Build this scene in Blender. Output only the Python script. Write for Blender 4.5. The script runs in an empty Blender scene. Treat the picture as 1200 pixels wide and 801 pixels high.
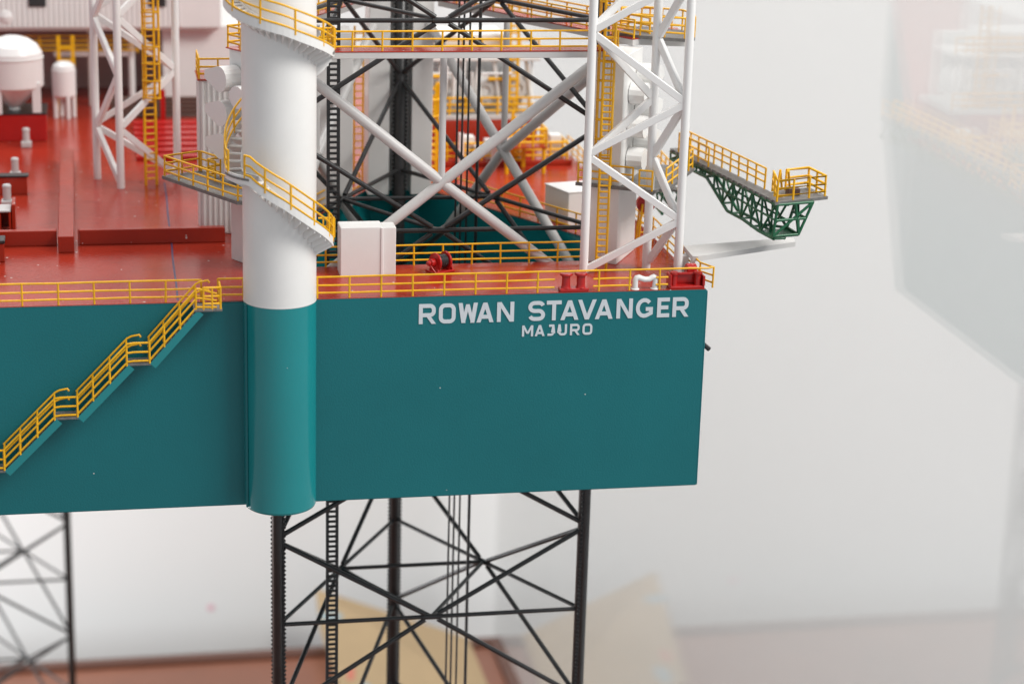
import bpy, math, random
from mathutils import Vector, Matrix
from mathutils.geometry import tessellate_polygon
random.seed(7)
S = 0.01                      # all numbers below are centimetres of the real 1:100 model; Blender units are metres
sc = bpy.context.scene
C = sc.collection

# ------------------------------------------------------------------ camera
cam_d = bpy.data.cameras.new('camera'); cam = bpy.data.objects.new('camera', cam_d); C.objects.link(cam)
CAM_POS = Vector((-29.03, -96.80, 27.95))
Rr = Vector((0.98152277, -0.18934699, 0.02758211)); Rd = Vector((-0.02963933, -0.29285808, -0.95569642)); Rf = Vector((0.18903588, 0.93722029, -0.29305899))
mw = Matrix.Identity(4)
for i in range(3):
    mw[i][0] = Rr[i]; mw[i][1] = -Rd[i]; mw[i][2] = -Rf[i]; mw[i][3] = CAM_POS[i]*S
cam.matrix_world = mw
cam_d.sensor_width = 36.0; cam_d.lens = 76.49
cam_d.clip_start = 0.02; cam_d.clip_end = 50
cam_d.dof.use_dof = True; cam_d.dof.focus_distance = 1.035; cam_d.dof.aperture_fstop = 10.0
sc.camera = cam
# ------------------------------------------------------------------ room light, lamps, exposure
w = bpy.data.worlds.new('World'); sc.world = w; w.use_nodes = True
bg = w.node_tree.nodes['Background']; bg.inputs[0].default_value = (0.93, 0.96, 1.0, 1); bg.inputs[1].default_value = 0.54
def area(name, pos, target, size, watts, col=(1,1,1)):
    d = bpy.data.lights.new(name, 'AREA'); d.shape = 'RECTANGLE'; d.size = size[0]*S; d.size_y = size[1]*S; d.energy = watts; d.color = col
    o = bpy.data.objects.new(name, d); C.objects.link(o)
    o.location = Vector(pos)*S
    o.rotation_euler = (Vector(target)-Vector(pos)).to_track_quat('-Z', 'Y').to_euler()
    return o
area('ceiling_lamp', (80, -55, 115), (-12, 5, 0), (70, 60), 31, (1.0, 0.97, 0.93))
area('ceiling_lamp_rear', (-45, 70, 150), (-30, 50, 0), (80, 50), 13, (1.0, 0.98, 0.96))
area('wall_fill_low', (-110, 82, -46), (0, 119, -50), (60, 40), 10, (0.96, 0.98, 1.0))  # added lamp, not a window; out of view, brightens wall below hull
area('wall_fill_high', (35, 92, 150), (30, 119, -40), (220, 18), 4, (0.98, 0.99, 1.0))  # added lamp out of view, evens out the wall on the right
sc.view_settings.view_transform = 'Standard'; sc.view_settings.look = 'None'
sc.view_settings.exposure = 0.0; sc.view_settings.gamma = 1.0; sc.view_settings.use_curve_mapping = False
sc.cycles.max_bounces = 10; sc.cycles.transparent_max_bounces = 16; sc.cycles.glossy_bounces = 5
sc.cycles.sample_clamp_indirect = 6.0

# ------------------------------------------------------------------ materials
MAT = {}
def mat(name, col, rough=0.45, metal=0.0, coat=0.0, var=0.06, vscale=60.0, bump=0.0, bscale=900.0, dust=0.0, spec=0.5, dscale=420.0, rvar=0.08):
    m = bpy.data.materials.new(name); m.use_nodes = True
    nt = m.node_tree; N = nt.nodes; L = nt.links; b = N['Principled BSDF']
    b.inputs['Roughness'].default_value = rough; b.inputs['Metallic'].default_value = metal
    b.inputs['Coat Weight'].default_value = coat; b.inputs['Coat Roughness'].default_value = 0.12
    b.inputs['Specular IOR Level'].default_value = spec
    tc = N.new('ShaderNodeTexCoord')
    mp = N.new('ShaderNodeNewGeometry')
    nz = N.new('ShaderNodeTexNoise'); nz.inputs['Scale'].default_value = vscale; nz.inputs['Detail'].default_value = 6; nz.inputs['Roughness'].default_value = 0.65
    L.new(mp.outputs['Position'], nz.inputs['Vector'])
    cr = N.new('ShaderNodeValToRGB')
    lo = [max(0, c*(1-var)) for c in col]; hi = [min(1, c*(1+var)) for c in col]
    cr.color_ramp.elements[0].position = 0.3; cr.color_ramp.elements[1].position = 0.7
    cr.color_ramp.elements[0].color = (*lo, 1); cr.color_ramp.elements[1].color = (*hi, 1)
    L.new(nz.outputs['Fac'], cr.inputs['Fac'])
    src = cr.outputs['Color']
    mr = N.new('ShaderNodeMapRange'); mr.inputs['To Min'].default_value = max(0.02, rough-rvar); mr.inputs['To Max'].default_value = min(1, rough+rvar)
    L.new(nz.outputs['Fac'], mr.inputs['Value']); L.new(mr.outputs['Result'], b.inputs['Roughness'])
    if dust > 0:
        vo = N.new('ShaderNodeTexVoronoi'); vo.inputs['Scale'].default_value = dscale; vo.inputs['Randomness'].default_value = 1.0
        L.new(mp.outputs['Position'], vo.inputs['Vector'])
        n2 = N.new('ShaderNodeTexNoise'); n2.inputs['Scale'].default_value = 55; n2.inputs['Detail'].default_value = 2
        L.new(mp.outputs['Position'], n2.inputs['Vector'])
        sep = N.new('ShaderNodeSeparateColor'); L.new(vo.outputs['Color'], sep.inputs['Color'])
        # only a few cells hold a grain of dust, each of its own size
        th = N.new('ShaderNodeMapRange'); th.inputs['From Min'].default_value = 0.90; th.inputs['From Max'].default_value = 1.0; th.inputs['To Min'].default_value = 0.0; th.inputs['To Max'].default_value = 0.24*dust
        L.new(sep.outputs['Red'], th.inputs['Value'])
        lt = N.new('ShaderNodeMath'); lt.operation = 'LESS_THAN'
        L.new(vo.outputs['Distance'], lt.inputs[0]); L.new(th.outputs['Result'], lt.inputs[1])
        mx = N.new('ShaderNodeMix'); mx.data_type = 'RGBA'
        L.new(lt.outputs[0], mx.inputs['Factor']); L.new(src, mx.inputs[6]); mx.inputs[7].default_value = (0.62, 0.60, 0.57, 1)
        src = mx.outputs[2]
    L.new(src, b.inputs['Base Color'])
    if bump > 0:
        n3 = N.new('ShaderNodeTexNoise'); n3.inputs['Scale'].default_value = bscale; n3.inputs['Detail'].default_value = 3
        L.new(mp.outputs['Position'], n3.inputs['Vector'])
        bp = N.new('ShaderNodeBump'); bp.inputs['Strength'].default_value = bump; bp.inputs['Distance'].default_value = 0.0004
        L.new(n3.outputs['Fac'], bp.inputs['Height']); L.new(bp.outputs['Normal'], b.inputs['Normal'])
    MAT[name] = m
    return m
mat('teal', (0.004, 0.138, 0.156), 0.42, var=0.06, vscale=14, bump=0.30, bscale=1100, dust=0.32, dscale=240, spec=0.36, rvar=0.12)
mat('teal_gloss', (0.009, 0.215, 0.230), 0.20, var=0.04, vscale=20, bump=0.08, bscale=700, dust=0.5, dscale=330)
mat('teal_dark', (0.006, 0.14, 0.17), 0.35, var=0.10, vscale=30)
mat('red', (0.36, 0.029, 0.013), 0.16, var=0.10, vscale=24, bump=0.22, bscale=900, dust=0.9, dscale=330, spec=0.5)
mat('red_gloss', (0.42, 0.012, 0.010), 0.22, var=0.06, vscale=90, bump=0.1)
mat('white', (0.76, 0.755, 0.74), 0.34, var=0.03, vscale=40, bump=0.10, bscale=1300, dust=0.35, dscale=260)
mat('white_gloss', (0.80, 0.795, 0.785), 0.22, var=0.02, vscale=30, bump=0.05)
mat('grey_white', (0.56, 0.55, 0.54), 0.36, var=0.04, vscale=50, bump=0.1)
mat('yellow', (0.80, 0.42, 0.003), 0.34, var=0.12, vscale=260, bump=0.12, bscale=1500)
mat('black', (0.024, 0.024, 0.025), 0.33, var=0.25, vscale=160, bump=0.14, bscale=1400)
mat('grating', (0.16, 0.155, 0.15), 0.55, var=0.22, vscale=350, bump=0.5, bscale=1800, dust=0.8, dscale=500)
mat('green', (0.010, 0.105, 0.045), 0.34, var=0.12, vscale=160, bump=0.1)
mat('wood', (0.25, 0.095, 0.055), 0.38, var=0.12, vscale=12)
mat('wood_dark', (0.11, 0.040, 0.024), 0.4, var=0.12, vscale=14)
mat('card', (0.42, 0.30, 0.17), 0.8, var=0.05, vscale=30)
mat('print_blue', (0.30, 0.38, 0.40), 0.7); mat('print_red', (0.55, 0.17, 0.12), 0.7)
mat('wall', (0.80, 0.795, 0.785), 0.8, var=0.012, vscale=3)
mat('pink', (0.80, 0.55, 0.60), 0.7)
mat('letter', (0.60, 0.64, 0.68), 0.42, var=0.03, vscale=80, bump=0.1)
mat('blue_tape', (0.05, 0.05, 0.13), 0.3, var=0.2, vscale=120)
mat('brown', (0.10, 0.055, 0.042), 0.5, var=0.12, vscale=60)
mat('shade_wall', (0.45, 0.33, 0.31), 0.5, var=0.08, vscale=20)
def glass_mat():
    m = bpy.data.materials.new('case_glass'); m.use_nodes = True; nt = m.node_tree; N = nt.nodes; L = nt.links
    N.remove(N['Principled BSDF']); out = N['Material Output']
    tr = N.new('ShaderNodeBsdfTransparent'); tr.inputs[0].default_value = (0.99, 0.992, 0.99, 1)
    gl = N.new('ShaderNodeBsdfGlossy'); gl.inputs['Roughness'].default_value = 0.012
    fr = N.new('ShaderNodeFresnel'); ge = N.new('ShaderNodeNewGeometry'); ir = N.new('ShaderNodeMapRange'); ir.inputs['To Min'].default_value = 1.42; ir.inputs['To Max'].default_value = 1/1.42
    L.new(ge.outputs['Backfacing'], ir.inputs['Value']); L.new(ir.outputs['Result'], fr.inputs['IOR'])
    mx = N.new('ShaderNodeMixShader'); L.new(fr.outputs[0], mx.inputs[0]); L.new(tr.outputs[0], mx.inputs[1]); L.new(gl.outputs[0], mx.inputs[2])
    L.new(mx.outputs[0], out.inputs['Surface']); MAT['glass'] = m
glass_mat()

# ------------------------------------------------------------------ object helpers
ORG = {}
def V(p): return Vector(p)
def tag(o, label=None, cat=None, group=None, kind=None):
    if label: o['label'] = label
    if cat: o['category'] = cat
    if group: o['group'] = group
    if kind: o['kind'] = kind
    return o
def thing(name, label, cat, loc=(0,0,0), group=None, kind=None):
    o = bpy.data.objects.new(name, None); C.objects.link(o); o.location = V(loc)*S; o.empty_display_size = 0.01
    ORG[o] = V(loc); return tag(o, label, cat, group, kind)
def link(name, me, parent=None, mtx=None):
    o = bpy.data.objects.new(name, me); C.objects.link(o)
    if parent is not None: o.parent = parent; ORG[o] = ORG[parent]
    else: ORG[o] = Vector((0,0,0))
    if mtx is not None: o.matrix_basis = mtx
    return o
class MB:
    def __init__(s): s.v = []; s.f = []; s.sm = []
    def add(s, vs, fs, smooth=False):
        n = len(s.v); s.v += [V(p) for p in vs]; s.f += [tuple(i+n for i in f) for f in fs]; s.sm += [smooth]*len(fs); return s
    def obox(s, c, ax, ay, az, b=0.0):
        """box: centre, three half-axis vectors, chamfer b"""
        c, ax, ay, az = V(c), V(ax), V(ay), V(az)
        if b <= 0:
            vs = [c+sx*ax+sy*ay+sz*az for sx in (-1,1) for sy in (-1,1) for sz in (-1,1)]
            return s.add(vs, [(0,1,3,2),(4,6,7,5),(0,4,5,1),(2,3,7,6),(0,2,6,4),(1,5,7,3)])
        L = [ax.length, ay.length, az.length]; U = [ax/L[0], ay/L[1], az/L[2]]
        vs = []; idx = {}
        for sx in (-1,1):
            for sy in (-1,1):
                for sz in (-1,1):
                    sg = (sx,sy,sz)
                    for k in range(3):
                        p = c.copy()
                        for j in range(3): p += U[j]*sg[j]*(L[j] if j == k else L[j]-b)
                        idx[(sg,k)] = len(vs); vs.append(p)
        fs = []
        for k in range(3):
            i, j = (k+1)%3, (k+2)%3
            for t in (-1,1):
                q = []
                for a, bb in ((-1,-1),(1,-1),(1,1),(-1,1)):
                    g = [0,0,0]; g[k] = t; g[i] = a; g[j] = bb; q.append(idx[(tuple(g),k)])
                fs.append(tuple(q) if t > 0 else tuple(reversed(q)))
        for k in range(3):           # edges parallel to axis k
            i, j = (k+1)%3, (k+2)%3
            for a in (-1,1):
                for bb in (-1,1):
                    g0 = [0,0,0]; g0[i] = a; g0[j] = bb; g1 = list(g0); g0[k] = -1; g1[k] = 1
                    q = (idx[(tuple(g0),i)], idx[(tuple(g1),i)], idx[(tuple(g1),j)], idx[(tuple(g0),j)])
                    fs.append(q if a*bb < 0 else tuple(reversed(q)))
        for sx in (-1,1):
            for sy in (-1,1):
                for sz in (-1,1):
                    t = tuple(idx[((sx,sy,sz),k)] for k in range(3)); fs.append(t if sx*sy*sz > 0 else tuple(reversed(t)))
        return s.add(vs, fs)
    def box(s, x0, x1, y0, y1, z0, z1, b=0.0):
        return s.obox(((x0+x1)/2,(y0+y1)/2,(z0+z1)/2), ((x1-x0)/2,0,0), (0,(y1-y0)/2,0), (0,0,(z1-z0)/2), b)
    def bar(s, p0, p1, w, h, up=(0,0,1), b=0.0):
        p0, p1 = V(p0), V(p1); d = p1-p0; u = V(up); sd = d.cross(u)
        if sd.length < 1e-6: sd = d.cross(V((0,1,0)))
        sd.normalize(); u2 = sd.cross(d).normalized()
        return s.obox((p0+p1)/2, d/2, sd*w/2, u2*h/2, b)
    def path(s, pts, r, n=8, closed=False):
        pts = [V(p) for p in pts]; m = len(pts); rings = []
        prev = None
        for i, p in enumerate(pts):
            a = pts[i-1] if (i > 0 or closed) else None; c = pts[(i+1)%m] if (i < m-1 or closed) else None
            d0 = (p-a).normalized() if a is not None else None; d1 = (c-p).normalized() if c is not None else None
            t = (d0+d1) if (d0 is not None and d1 is not None) else (d0 if d1 is None else d1)
            if t.length < 1e-5: t = d1
            t.normalize()
            if prev is None:
                u = t.cross(V((0,0,1)));  u = u if u.length > 1e-3 else t.cross(V((1,0,0)))
            else: u = prev - t*prev.dot(t)
            u.normalize(); prev = u; v = t.cross(u)
            k = 1.0
            if d0 is not None and d1 is not None: k = 1/max(0.5, math.sqrt(max(0.05,(1+d0.dot(d1))/2)))
            rings.append([p+(u*math.cos(2*math.pi*q/n)+v*math.sin(2*math.pi*q/n))*r*(1+(k-1)*0.5) for q in range(n)])
        vs = [q for rg in rings for q in rg]; fs = []
        for i in range(m if closed else m-1):
            j = (i+1)%m
            for q in range(n): fs.append((i*n+q, i*n+(q+1)%n, j*n+(q+1)%n, j*n+q))
        s.add(vs, fs, True)
        if not closed:
            s.add(rings[0], [tuple(reversed(range(n)))]); s.add(rings[-1], [tuple(range(n))])
        return s
    def prism(s, poly, z0, z1):
        n = len(poly); a = sum(poly[i][0]*poly[(i+1)%n][1]-poly[(i+1)%n][0]*poly[i][1] for i in range(n))
        if a < 0: poly = poly[::-1]
        vs = [(x,y,z0) for x,y in poly]+[(x,y,z1) for x,y in poly]
        fs = [tuple(reversed(range(n))), tuple(range(n,2*n))]+[(i,(i+1)%n,n+(i+1)%n,n+i) for i in range(n)]
        return s.add(vs, fs)
    def extrude(s, pts, d):
        """planar polygon pts (3D), extruded by vector d"""
        n = len(pts); pts = [V(p) for p in pts]; d = V(d)
        return s.add(pts+[p+d for p in pts], [tuple(range(n)), tuple(reversed(range(n,2*n)))]+[(i,n+i,n+(i+1)%n,(i+1)%n) for i in range(n)])
    def lathe(s, prof, c=(0,0,0), n=48, axis=None, a0=0, a1=2*math.pi):
        """prof: (r, z); axis: optional (U,V,W) basis; sharp profile corners are doubled by repeating the point"""
        c = V(c); U, Wv, Ax = axis if axis else (V((1,0,0)),V((0,1,0)),V((0,0,1)))
        U, Wv, Ax = V(U), V(Wv), V(Ax)
        for k in range(len(prof)-1):
            (r0,z0),(r1,z1) = prof[k], prof[k+1]
            vs = []; fs = []
            for i in range(n):
                t = a0+(a1-a0)*i/n; d = U*math.cos(t)+Wv*math.sin(t)
                vs += [c+d*r0+Ax*z0, c+d*r1+Ax*z1]
            for i in range(n):
                j = (i+1)%n; fs.append((2*i,2*j,2*j+1,2*i+1))
            s.add(vs, fs, True)
        return s
    def build(s, name, m, parent=None, weld=False):
        o0 = ORG[parent] if parent is not None else Vector((0,0,0))
        me = bpy.data.meshes.new(name); me.from_pydata([((p-o0)*S)[:] for p in s.v], [], s.f)
        me.polygons.foreach_set('use_smooth', s.sm); me.materials.append(MAT[m])
        if weld:
            import bmesh
            bm = bmesh.new(); bm.from_mesh(me); bmesh.ops.remove_doubles(bm, verts=bm.verts, dist=1e-6); bm.to_mesh(me); bm.free()
        me.update()
        return link(name, me, parent)
UNIT = {}
def unit_tube(m, n=10):
    if (m,n) not in UNIT:
        me = bpy.data.meshes.new('tube_'+m); r = [(math.cos(2*math.pi*i/n), math.sin(2*math.pi*i/n)) for i in range(n)]
        vs = [(x,y,0) for x,y in r]+[(x,y,1) for x,y in r]+[(x,y,0) for x,y in r]+[(x,y,1) for x,y in r]
        fs = [(i,(i+1)%n,n+(i+1)%n,n+i) for i in range(n)]+[tuple(2*n+i for i in reversed(range(n))), tuple(3*n+i for i in range(n))]
        me.from_pydata(vs, [], fs); me.polygons.foreach_set('use_smooth', [True]*n+[False]*2); me.materials.append(MAT[m]); UNIT[(m,n)] = me
    return UNIT[(m,n)]
def tube(name, p0, p1, r, m, parent, n=10):
    p0, p1 = V(p0), V(p1); d = p1-p0; q = d.to_track_quat('Z','Y')
    M4 = Matrix.Translation((p0-ORG[parent])*S) @ q.to_matrix().to_4x4() @ Matrix.Diagonal((r*S,r*S,d.length*S,1))
    return link(name, unit_tube(m,n), parent, M4)
def bar(name, p0, p1, w, h, m, parent, up=(0,0,1), b=0.0):
    return MB().bar(p0,p1,w,h,up,b).build(name, m, parent)
def box(name, x0,x1,y0,y1,z0,z1, m, parent, b=0.02):
    return MB().box(x0,x1,y0,y1,z0,z1,b).build(name, m, parent)
def lerp(a, b, t): return V(a)*(1-t)+V(b)*t
RH = (1.02, 0.61, 0.25)
def railing(label, pts, spacing=1.5, h=RH, r=0.047, group='yellow guard rails', closed=False, name='guard_rail', first=0.0, sag=0.012, ends=True, parent=None, jit=0.010):
    pts = [V(p) for p in pts]
    t = parent if parent is not None else thing(name, label, 'railing', pts[0][:], group)
    rnd = random.Random(hash(label) % 1000 if label else 3)
    seg = list(zip(pts[:-1], pts[1:]))+([(pts[-1],pts[0])] if closed else [])
    for k, hh in enumerate(h):
        pl = []
        for a, b in seg:
            n = max(1, int((b-a).length/1.6))
            for i in range(n): 
                j = 0 if (i == 0) else 1
                pl.append(lerp(a,b,i/n)+V((rnd.uniform(-jit,jit)*j, rnd.uniform(-jit,jit)*j, hh+rnd.uniform(-sag,sag))))
        if not closed: pl.append(pts[-1]+V((0,0,hh)))
        MB().path(pl, r, 7, closed).build('rail', 'yellow', t)
    for a, b in seg:
        L = (b-a).length; n = max(1, round(L/spacing))
        for i in range(n+1 if (ends and (a,b) == seg[-1] and not closed) else n):
            p = lerp(a,b,i/n)
            tube('post', p, p+V((rnd.uniform(-.02,.02),rnd.uniform(-.02,.02),h[0]+.02)), r*1.05, 'yellow', t, 7)
    return t
def ladder(label, foot, top, side, width=0.55, pitch=0.33, m='yellow', rw=0.05, cage=None, name='caged_ladder', group='yellow ladders', out=(0,-1,0), skip=None, cat='ladder', rr=None, flat=None):
    foot, top, side = V(foot), V(top), V(side).normalized(); t = thing(name, label, cat, foot[:], group)
    for sg in (-1,1):
        o = side*sg*width/2
        bar('stile', foot+o, top+o, flat or rw*2.2, rw*1.5, m, t, up=V(out))
    d = (top-foot); n = int(d.length/pitch)
    for i in range(1,n):
        p = foot+d*(i/n)
        if skip and skip[0] < p.z < skip[1]: continue
        tube('rung', p-side*width/2, p+side*width/2, rr or rw*0.9, m, t, 6)
    if cage:
        z0, z1, cr = cage; out = V(out).normalized(); zs = []
        z = z0
        while z < z1:
            pl = [V((foot.x,foot.y,z))+side*width/2*1.0, ]
            pl = [V((foot.x,foot.y,z))+side*math.cos(a)*width*0.62+out*(math.sin(a)*cr) for a in [math.pi*i/8 for i in range(9)]]
            MB().path(pl, rw*0.9, 6).build('hoop','yellow',t); z += 0.95
        for k in (1,3,5,7):
            a = math.pi*k/8; o = side*math.cos(a)*width*0.62+out*(math.sin(a)*cr)
            bar('strap', V((foot.x,foot.y,z0))+o, V((foot.x,foot.y,z1))+o, rw*1.4, rw*0.8, 'yellow', t, up=out)
    return t

# ------------------------------------------------------------------ the room: wall, case base, glass
WY = 119.0
o = MB().box(-220, 320, WY, WY+3, -170, 160).build('wall', 'wall'); tag(o, 'plain off-white wall behind the display case', kind='structure')
o = MB().box(-220, 320, -160, WY, -172, -170).build('floor', 'wall'); tag(o, 'pale floor under the display case', kind='structure')
t = thing('case_base', 'brown wooden base board under the display case, dark rim at its back', 'base', (-60,40,-71))
box('board', -150, 12.2, -60, 107.9, -71.4, -69.4, 'wood', t, 0.1)
box('rim', -150, 12.2, 107.95, 109.4, -71.4, -68.9, 'wood_dark', t, 0.12)
box('rim', 10.9, 12.2, -60, 107.9, -69.38, -68.9, 'wood_dark', t, 0.12)
box('plinth', -149, 10, -59, 108, -110, -71.4, 'wood_dark', t, 0.1)
o = MB().box(11.4, 11.75, -24, 109.2, -68.88, 70).build('glass_pane', 'glass'); tag(o, 'clear upright side pane of the display case beside the hull', 'glass pane')
t = thing('wall_sticker', 'tiny round pink dot on the off-white wall', 'sticker', (-17.5, WY-.02, -68))
MB().lathe([(0.0,0.04),(0.42,0.04),(0.42,0.0)], (-17.5, WY, -68.2), 20, ((1,0,0),(0,0,1),(0,-1,0))).build('dot', 'pink', t)
t = thing('cardboard_sheet', 'creased brown cardboard lying on the base board against the glass', 'cardboard', (2,104,-69))
P1, P2, P3, P4 = V((-6.9,113.5,-64.2)), V((8.5,108.2,-68.3)), V((8.9,93.5,-69.0)), V((-6.0,96.0,-69.0))
MB().extrude([P1,P4,P3], V((0.1,0.25,-0.3))).extrude([P1,P3,P2], V((0.1,0.25,-0.3))).build('sheet','card',t)
MB().extrude([P1,P1+V((0.6,1.2,-5.3)),P4+V((0.2,0.2,-0.1)),P4], V((0.25,0,0.02))).build('fold','card',t)
nrm = (P4-P1).cross(P3-P1).normalized(); nrm = nrm if nrm.z > 0 else -nrm
def patch(name, u, v, a, b2, m, ell=True):
    c = P1+(P4-P1)*u+(P3-P4)*v+nrm*0.03; ex = (P3-P4).normalized(); ey = nrm.cross(ex)
    n = 16 if ell else 4
    pts = [c+ex*a*math.cos(2*math.pi*i/n+(0 if ell else math.pi/4))+ey*b2*math.sin(2*math.pi*i/n+(0 if ell else math.pi/4)) for i in range(n)]
    MB().extrude(pts, -nrm*0.02).build(name, m, t)
patch('printed_mark', 0.25, 0.06, 1.3, 0.7, 'print_blue'); patch('printed_mark', 0.75, 0.10, 0.5, 1.2, 'print_red', False); patch('printed_mark', 0.9, 0.16, 0.8, 1.4, 'print_blue')

# ------------------------------------------------------------------ leg geometry
LA = V((-20.013,7.0,0)); LS = 16.05
LB = LA+V((LS,0,0)); LC = LA+V((LS/2,LS*0.866,0)); LG = (LA+LB+LC)/3
# ------------------------------------------------------------------ hull
outer = [(0,0),(0,33.5),(-22,96),(-62,96),(-62,0)]
well = [(-20.7,5.75),(-3.3,5.75),(-2.75,8.7),(-10.6,22.3),(-13.4,22.3),(-21.25,8.7)]
hull = thing('rig_hull', 'teal steel hull of the drilling rig model with red deck and white ship name', 'hull', (-30,45,-10))
def slab(name, out, hole, z0, z1, m, parent, sides=True):
    lo = [V((x,y,0)) for x,y in out]; lh = [V((x,y,0)) for x,y in hole]
    tris = tessellate_polygon([lo, lh]); allp = lo+lh; n = len(allp); b = MB()
    def up(tr):
        a, b_, c = (allp[i] for i in tr); return (b_-a).cross(c-a).z > 0
    fs = []
    for tr in tris:
        tr = tuple(tr) if up(tr) else tuple(reversed(tr)); fs.append(tuple(i+n for i in tr)); fs.append(tuple(reversed(tr)))
    b.add([(p.x,p.y,z0) for p in allp]+[(p.x,p.y,z1) for p in allp], fs)
    def wall(pts, flip):
        a = sum(pts[i].x*pts[(i+1)%len(pts)].y-pts[(i+1)%len(pts)].x*pts[i].y for i in range(len(pts)))
        if (a < 0) != flip: pts = pts[::-1]
        k = len(pts); b.add([(p.x,p.y,z0) for p in pts]+[(p.x,p.y,z1) for p in pts], [(i,(i+1)%k,k+(i+1)%k,k+i) for i in range(k)])
    wall(lo, False); wall(lh, True)
    return b.build(name, m, parent)
# shell with small chamfers at the top and bottom edge of the visible sides
def inset(poly, d):
    n = len(poly); res = []; a = sum(poly[i][0]*poly[(i+1)%n][1]-poly[(i+1)%n][0]*poly[i][1] for i in range(n)); sg = 1 if a > 0 else -1
    for i in range(n):
        p0, p1, p2 = V((*poly[i-1],0)), V((*poly[i],0)), V((*poly[(i+1)%n],0))
        d0 = (p1-p0).normalized(); d1 = (p2-p1).normalized(); n0 = V((-d0.y,d0.x,0))*sg; n1 = V((-d1.y,d1.x,0))*sg
        bis = (n0+n1); bis = bis/(bis.length**2)*2; res.append(((p1+bis*d)[0],(p1+bis*d)[1]))
    return res
sh = slab('hull_shell', outer, well, -9.95, -0.05, 'teal', hull)
inn = inset(outer, 0.05)
slab('deck_margin', inn, inset(well,-0.02), -0.05, 0.0, 'teal', hull)
slab('hull_bottom', inn, inset(well,-0.02), -10.0, -9.95, 'teal', hull)
slab('deck', inset(outer,0.09), inset(well,-0.05), 0.0, 0.035, 'red', hull)
DZ = 0.035
# round bilge strake on the near corner and well liner
MB().path([(-0.03,0.03,-9.9),(-0.03,0.03,-0.1)], 0.045, 8).build('corner_bead','teal',hull)
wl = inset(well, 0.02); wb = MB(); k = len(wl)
wb.add([(x,y,-9.9) for x,y in wl]+[(x,y,-0.06) for x,y in wl], [(i,k+i,k+(i+1)%k,(i+1)%k) for i in range(k)]); wb.build('well_liner','teal_gloss',hull)  # liner brighter than the hull teal: light inside the well put into its colour
# raised name, one mesh per letter
def thick(pl, wd, closed=False):
    pl = [V((x,y,0)) for x,y in pl]; n = len(pl); Lf = []; Rg = []
    for i in range(n):
        a = pl[i-1] if (i > 0 or closed) else None; c = pl[(i+1)%n] if (i < n-1 or closed) else None
        d0 = (pl[i]-a).normalized() if a is not None else None; d1 = (c-pl[i]).normalized() if c is not None else None
        if d0 is None: d0 = d1
        if d1 is None: d1 = d0
        n0 = V((-d0.y,d0.x,0)); n1 = V((-d1.y,d1.x,0)); bs = n0+n1; bs = bs*(2/max(0.8,bs.length**2))
        Lf.append(pl[i]+bs*wd/2); Rg.append(pl[i]-bs*wd/2)
    return Lf, Rg, closed
def arc(cx, cy, rx, ry, a0, a1, n=8): return [(cx+rx*math.cos(math.radians(a0+(a1-a0)*i/n)), cy+ry*math.sin(math.radians(a0+(a1-a0)*i/n))) for i in range(n+1)]
def P_(xa, ya, xb, yb, d): return ([(xa,ya),(xa+d,ya),(xb+d,yb),(xb,yb)], 'poly')   # slanted stroke with level ends
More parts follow.
